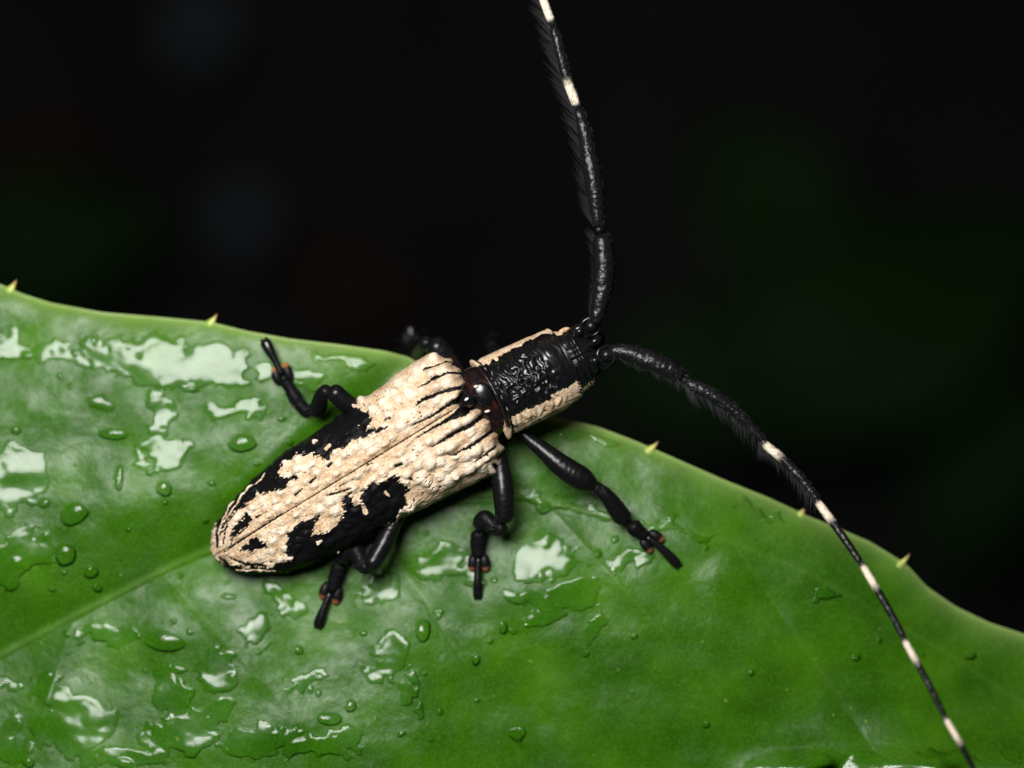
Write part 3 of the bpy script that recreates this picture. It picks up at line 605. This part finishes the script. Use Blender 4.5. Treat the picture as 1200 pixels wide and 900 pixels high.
leg([(452, 516, 32), (425, 487, 44), (405, 472, 52), (386, 454, 58)], [6, 9, 10, 9.5], [(386, 455, 58), (377, 464, 46), (373, 477, 30), (365, 485, 22)], [7.5, 7.5, 8.5, 8],
    ([(364, 485, z+13), (355, 478, z+10), (346, 466, z+9), (339, 454, z+9), (331, 444, z+9)], [7.5, 6.5, 7.5, 6, 6]),
    [((324, 441, z+7), (11, 6, 5), (-.3, -1, 0)), ((337, 436, z+7), (12, 6, 5), (-.35, -1, 0))], ([(330, 440, z+12), (323, 424, z+12), (314, 407, z+11), (309, 397, z+9)], [3.4, 3.8, 6, 6]))
z = gz(385, 700)
leg([(478, 588, 32), (463, 610, 40), (448, 640, 48), (432, 668, 52)], [6, 8.5, 10, 9], [(433, 669, 50), (424, 660, 40), (416, 645, 32), (404, 648, 26), (398, 660, 20)], [7, 8, 8.5, 9, 7.5],
    ([(398, 658, z+13), (395, 672, z+10), (391, 685, z+9), (387, 695, z+9)], [7.5, 8, 7, 6]),
    [((380, 692, z+7), (11, 6, 5), (-.35, 1, 0)), ((395, 697, z+7), (12, 6.5, 5), (-.25, 1, 0))], ([(387, 694, z+12), (381, 709, z+12), (376, 724, z+10), (372, 737, z+8)], [3.4, 3.8, 5.8, 6]))
z = gz(560, 665)
leg([(575, 505, 36), (584, 535, 44), (590, 575, 52), (592, 614, 50)], [7, 9, 11.5, 9.5], [(592, 617, 48), (582, 620, 38), (568, 608, 28), (561, 622, 20)], [7.5, 7, 9, 8],
    ([(561, 620, z+13), (560, 634, z+10), (560, 646, z+9), (561, 656, z+9)], [7.5, 8, 7, 6.5]),
    [((554, 659, z+7), (11, 6, 5), (-.15, 1, 0)), ((568, 659, z+7), (11, 6.5, 5), (.15, 1, 0))], ([(561, 653, z+12), (560, 668, z+12), (560, 686, z+11), (560, 703, z+8)], [3.4, 3.8, 5.2, 5.4]))
z = gz(765, 635)
leg([(598, 492, 40), (616, 511, 44), (637, 528, 48), (660, 547, 50), (683, 562, 48), (699, 571, 42)], [5, 6, 9, 12, 12.5, 6], [(694, 567, 44), (713, 584, 38), (727, 603, 28), (736, 612, 22)], [6, 8, 9.5, 7.5],
    ([(737, 612, z+14), (745, 620, z+11), (752, 625, z+10), (759, 631, z+9)], [7, 8.5, 6.5, 6.5]),
    [((757, 639, z+7), (11, 6, 5), (.5, .7, 0)), ((769, 628, z+7), (11, 6, 5), (.8, .5, 0))], ([(757, 629, z+12), (770, 638, z+12), (784, 651, z+10), (796, 664, z+8)], [3.4, 3.8, 5.2, 5.4]))
# the two legs on the far side hold the leaf from below its edge
leg([(548, 458, 36), (530, 428, 46), (515, 410, 52), (502, 400, 52)], [7, 11, 12.5, 11.5], [(502, 401, 50), (495, 405, 20), (490, 412, -25), (488, 413, -60)], [8, 8, 9, 8],
    ([(488, 413, -60), (485, 407, -78), (482, 402, -88)], [7, 8, 6.5]), [((477, 398, -92), (10, 5.5, 5), (-.2, -1, 0)), ((486, 396, -92), (10, 5.5, 5), (-.1, -1, 0))],
    ([(483, 400, -86), (482, 391, -86), (480, 382, -88)], [3, 4, 5]), onleaf=False)
leg([(610, 462, 40), (595, 440, 30), (584, 420, 10), (578, 408, -10)], [6, 9, 10, 8], [(578, 408, -10), (576, 405, -45), (575, 404, -80)], [7, 8, 7],
    ([(575, 404, -78), (576, 401, -98), (577, 399, -110)], [7, 8, 6]), [((574, 399, -115), (9, 5, 5), (.1, -1, 0)), ((581, 399, -115), (9, 5, 5), (.1, -1, 0))],
    ([(577, 400, -108), (577, 395, -112), (578, 390, -116)], [3, 4, 5]), onleaf=False)
body_o = body.build('body', M_BODY, beetle)
tag(body_o, 'black head, wrinkled thorax and jointed legs in one continuous body')

# ---------------------------------------------------------------- antennae
def hair_mesh(acc, root, dirs, length, r=.35, bend=None):
    """root (n,3), dirs (n,3): thin tapering three-sided bristles, curved"""
    n = len(root); d = dirs/np.linalg.norm(dirs, axis=1)[:, None]; a = np.cross(d, [0, 0, 1.]); a /= np.linalg.norm(a, axis=1)[:, None]+1e-9; b_ = np.cross(d, a)
    bend = np.zeros((n, 3)) if bend is None else bend
    K = 4; V = []
    for k in range(K):
        t = k/(K-1); c = root+d*(length*t)[:, None]+bend*(t*t*length)[:, None]; rr = r*(1-.85*t)
        for q in range(3):
            an = q*2*np.pi/3; V.append(c+a*rr*math.cos(an)+b_*rr*math.sin(an))
    V = np.stack(V, 1); f = []
    for k in range(K-1):
        for q in range(3): f.append((k*3+q, k*3+(q+1) % 3, (k+1)*3+(q+1) % 3, (k+1)*3+q))
    f = np.array(f)[None]+(np.arange(n)*K*3)[:, None, None]; acc.add(V, f)
def antenna(segs, side, hair, root_lab, lab):
    first = None; H = Acc()
    for k, (pts, rad, wh, hl, nh) in enumerate(segs):
        a = Acc()
        def fn(t, th, v, wh=wh): return {'white': np.repeat((sstep(wh[0]-.05, wh[0]+.05, t)*(1-sstep(wh[1]-.18, wh[1]+.1, t)) if wh else 0*t)[:, None], len(th), 1)}
        tube(a, pts, rad, seg=26, rough=.09 if k else .12, seed=k+7, attr_fn=fn)
        o = a.build('antenna' if first is None else 'antenna_joint', M_ANT, first or beetle)
        if first is None: first = o; tag(o, lab)
        elif wh: tag(o, 'black joint with a white ring at its base')
        if nh:
            c = catmull(np.hstack([np.array(pts, float), np.array(rad, float)[:, None]]), 200); nh = int(nh*.62); t = np.sort(rng.random(nh)); idx = (t*198).astype(int)
            T = c[idx+1, :3]-c[idx, :3]; T /= np.linalg.norm(T, axis=1)[:, None]; sd = np.stack([-T[:, 1], T[:, 0], 0*T[:, 0]], 1)*side
            clump = perlin(t*nh/14., t*0+k, 121)
            up = rng.normal(0, .5, nh); root = c[idx, :3]+sd*(c[idx, 3]*.8)[:, None]+np.array([0, 0, 1.])*(c[idx, 3]*up*.6)[:, None]
            ln = hl*(.4+.8*rng.random(nh))*(1+.15*clump); dr = sd*(.75+.15*clump)[:, None]+T*(hair+.45*rng.random(nh)+.1*clump)[:, None]+np.array([0, 0, 1.])*(up*.35)[:, None]
            hair_mesh(H, root, dr+rng.normal(0, .09, dr.shape), ln, .29, T*.18)
            # short down all round
            m_ = nh; t = rng.random(m_); idx = (t*198).astype(int); T = c[idx+1, :3]-c[idx, :3]; T /= np.linalg.norm(T, axis=1)[:, None]
            sd = np.stack([-T[:, 1], T[:, 0], 0*T[:, 0]], 1); an = rng.random(m_)*np.pi; o_ = sd*np.cos(an)[:, None]+np.array([0, 0, 1.])*np.sin(an)[:, None]
            hair_mesh(H, c[idx, :3]+o_*(c[idx, 3]*.95)[:, None], o_*.4+T, 3.2+2.5*rng.random(m_), .3)
    h = H.build('bristles', M_HAIR, first); tag(h, 'fringe of fine black bristles along one side', kind='stuff')
antenna([([(695, 379, 90), (699, 371, 92), (705, 345, 92), (708, 312, 92), (706, 286, 92), (703, 273, 92)], [6.5, 8.5, 12, 13, 12, 8], None, 13, 150),
         ([(703, 274, 92), (702, 264, 92)], [6, 6.5], None, 0, 0),
         ([(701, 266, 92), (700, 252, 92), (696, 215, 93), (690, 180, 94), (684, 150, 94), (677, 127, 94)], [6.5, 8.5, 11, 10, 8, 5.2], None, 22, 260),
         ([(677, 129, 94), (673, 117, 94), (664, 92, 94), (656, 60, 94), (648, 29, 94)], [3.8, 5.4, 5.4, 6.5, 5], (.07, .37), 26, 240),
         ([(648, 31, 94), (644, 20, 94), (633, -10, 93), (620, -45, 92), (608, -80, 90)], [3.4, 4.8, 4.8, 5, 4], (.07, .36), 24, 140),
         ([(608, -78, 90), (590, -130, 88), (566, -185, 84)], [3.2, 4.2, 3.4], (.05, .35), 0, 0), ([(566, -184, 84), (530, -240, 80), (490, -290, 74)], [3, 3.6, 2.8], (.05, .35), 0, 0)],
        -1, .9, 0, 'upright antenna pointing to the top, bristly along its left side')
antenna([([(714, 414, 90), (724, 411, 91), (745, 416, 92), (772, 427, 93), (792, 437, 92), (801, 445, 92)], [6.5, 8.5, 11.5, 12.5, 11, 7], None, 13, 170),
         ([(799, 442, 92), (806, 449, 92)], [5.5, 6], None, 9, 20),
         ([(804, 447, 92), (813, 452, 92), (838, 465, 93), (866, 486, 93), (895, 517, 92)], [4.5, 7.5, 8.2, 7.5, 4.6], None, 19, 380),
         ([(893, 515, 93), (899, 523, 94), (917, 538, 96), (940, 562, 100), (958, 586, 105)], [3.2, 5.4, 5.6, 6, 4], (.07, .34), 17, 250),
         ([(956, 584, 105), (961, 592, 107), (975, 611, 112), (992, 635, 119), (1009, 660, 126)], [3, 4.6, 5, 4.6, 4], (.07, .38), 5, 50),
         ([(1008, 658, 126), (1014, 668, 129), (1029, 693, 137), (1044, 719, 144), (1059, 747, 151)], [2.8, 4.2, 4.5, 4.2, 4], (.07, .38), 3, 30),
         ([(1058, 745, 151), (1063, 756, 154), (1077, 781, 160), (1092, 809, 167), (1107, 839, 173)], [2.6, 3.8, 4, 3.8, 3.6], (.07, .36), 3, 20),
         ([(1106, 837, 173), (1111, 847, 175), (1127, 874, 180), (1141, 902, 184), (1156, 934, 188)], [2.5, 3.6, 3.6, 3.3, 3.2], (.07, .38), 0, 0),
         ([(1155, 932, 188), (1166, 958, 190), (1182, 1010, 194), (1190, 1040, 196)], [2.2, 3.2, 3, 2.6], (.07, .38), 0, 0)],
        1, .55, 0, 'long curved antenna reaching to the lower right over the leaf')
# short hairs on the feet and round the tail
H = Acc()
for (c, n_, rr, ln) in [((560, 640), 110, 8, 5), ((392, 678), 110, 8, 5), ((348, 468), 110, 8, 5), ((732, 606), 80, 7, 4.5), ((566, 608), 60, 8, 4), ((410, 650), 60, 8, 4), ((484, 404), 70, 8, 5)]:
    an = rng.random(n_)*2*np.pi; jit = rng.normal(0, 6, (n_, 2)); zc = gz(*c)+10
    if c[0] == 484: zc = -84
    o_ = np.stack([np.cos(an), np.sin(an), .2+0*an], 1); hair_mesh(H, np.array([c[0], c[1], zc])+o_*rr*.8+np.hstack([jit, 0*jit[:, :1]]), o_, ln*(.6+rng.random(n_)), .28)
for path, rr_, n_ in [([(380, 458, 56), (377, 464, 46), (373, 477, 30), (365, 485, 22)], 9, 150), ([(433, 669, 50), (424, 660, 40), (416, 645, 32), (404, 648, 26), (398, 660, 20)], 9, 170), ([(592, 617, 48), (582, 620, 38), (568, 608, 28), (561, 622, 20)], 9, 170),
                     ([(694, 567, 44), (713, 584, 38), (727, 603, 28), (736, 612, 22)], 9, 170), ([(586, 540, 45), (590, 575, 52), (592, 612, 50)], 11.5, 110), ([(637, 528, 48), (660, 547, 50), (683, 562, 48)], 12.5, 110), ([(405, 472, 52), (386, 455, 58)], 11, 60), ([(448, 640, 48), (434, 665, 52)], 10.5, 70)]:
    c = catmull(path, 100); idx = rng.integers(0, 98, n_); T = c[idx+1]-c[idx]; T /= np.linalg.norm(T, axis=1)[:, None]; sdv = np.cross(T, [0, 0, 1.]); sdv /= np.linalg.norm(sdv, axis=1)[:, None]; upv = np.cross(sdv, T)
    an = rng.random(n_)*2*np.pi; o_ = sdv*np.cos(an)[:, None]+upv*np.sin(an)[:, None]; hair_mesh(H, c[idx]+o_*rr_*.92, o_*.55+T*.8, 3.5+4*rng.random(n_), .26)
n_ = 170; s = rng.random(n_)**1.4*70; sd = rng.choice([-1, 1], n_, p=[.8, .2]); rch = np.where(sd > 0, np.interp(s, *LR.T), np.interp(s, *RR.T))
x = ORI[0]+s*AX[0]+sd*rch*NX[0]*.96; y = ORI[1]+s*AX[1]+sd*rch*NX[1]*.96
o_ = np.stack([sd*NX[0]-.6*AX[0]+rng.normal(0, .2, n_), sd*NX[1]-.6*AX[1]+rng.normal(0, .2, n_), 0*s-.2], 1); hair_mesh(H, np.stack([x, y, 20+0*s], 1), o_, 4+5*rng.random(n_), .25)
tag(H.build('fine_hairs', M_HAIR, beetle), 'fine dark hairs on the feet and round the tail', kind='stuff')

# ---------------------------------------------------------------- far below: dark forest floor and undergrowth
m, nt, b = mat('forest floor'); 
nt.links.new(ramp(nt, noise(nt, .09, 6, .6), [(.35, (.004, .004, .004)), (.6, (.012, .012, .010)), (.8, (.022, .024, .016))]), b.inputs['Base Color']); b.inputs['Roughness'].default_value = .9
n = 60; g = np.linspace(-500, 500, n); fx, fy = np.meshgrid(g, g, indexing='ij')
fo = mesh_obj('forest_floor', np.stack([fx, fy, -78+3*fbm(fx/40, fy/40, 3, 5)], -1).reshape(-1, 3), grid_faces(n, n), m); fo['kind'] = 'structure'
def plain(name, col, r=.6):
    m, nt, b = mat(name); nt.links.new(ramp(nt, noise(nt, .5, 3), [(.3, tuple(c*.7 for c in col)), (.7, col)]), b.inputs['Base Color']); b.inputs['Roughness'].default_value = r; b.inputs['Specular IOR Level'].default_value = .1; return m
MG = plain('undergrowth leaf', (.009, .036, .004)); MP = plain('pale dew glint', (.06, .072, .085), .7); MB = plain('brown litter', (.035, .02, .014), .8)  # the pale grey-blue one paints blurred dew highlights as plain colour
def low_leaf(px, py, z, ln, wd, ang, m, label, cat, name, group):
    u = np.linspace(0, 1, 24)[:, None]; v = np.linspace(-1, 1, 15)[None]; w_ = wd*np.sin(np.pi*np.clip(u, .01, .99)**.8)**.8
    x = (u-.5)*ln+0*v; y = v*w_*.5; zz = .12*wd*np.abs(v)*np.sin(np.pi*u)-.25*ln*(u-.5)**2+.05*wd*np.sin(7*u+3*v)
    a = math.radians(ang); k = (D*U-z)/(D*U)*U
    cx, cy = (px-600)*k, (450-py)*k
    V = np.stack([cx+x*math.cos(a)-y*math.sin(a), cy+x*math.sin(a)+y*math.cos(a), z+zz], -1); V2 = V.copy(); V2[..., 2] -= .12
    f1 = grid_faces(24, 15); o = mesh_obj(name, np.concatenate([V.reshape(-1, 3), V2.reshape(-1, 3)]), np.concatenate([f1, f1[:, ::-1]+24*15]), m)
    tag(o, label, cat, group)
low_leaf(285, 255, -62, 2.6, 2.0, 70, MP, 'blurred blue grey glint painted on a leaf shape far below, nearer the beetle', 'fallen leaf', 'fallen_leaf', 'pale blurred glints')  # pale leaf shapes added in place of blurred dew glints
low_leaf(238, 28, -62, 3.0, 2.0, 60, MP, 'blurred blue grey glint painted on a leaf shape far below at the upper left', 'fallen leaf', 'fallen_leaf', 'pale blurred glints')
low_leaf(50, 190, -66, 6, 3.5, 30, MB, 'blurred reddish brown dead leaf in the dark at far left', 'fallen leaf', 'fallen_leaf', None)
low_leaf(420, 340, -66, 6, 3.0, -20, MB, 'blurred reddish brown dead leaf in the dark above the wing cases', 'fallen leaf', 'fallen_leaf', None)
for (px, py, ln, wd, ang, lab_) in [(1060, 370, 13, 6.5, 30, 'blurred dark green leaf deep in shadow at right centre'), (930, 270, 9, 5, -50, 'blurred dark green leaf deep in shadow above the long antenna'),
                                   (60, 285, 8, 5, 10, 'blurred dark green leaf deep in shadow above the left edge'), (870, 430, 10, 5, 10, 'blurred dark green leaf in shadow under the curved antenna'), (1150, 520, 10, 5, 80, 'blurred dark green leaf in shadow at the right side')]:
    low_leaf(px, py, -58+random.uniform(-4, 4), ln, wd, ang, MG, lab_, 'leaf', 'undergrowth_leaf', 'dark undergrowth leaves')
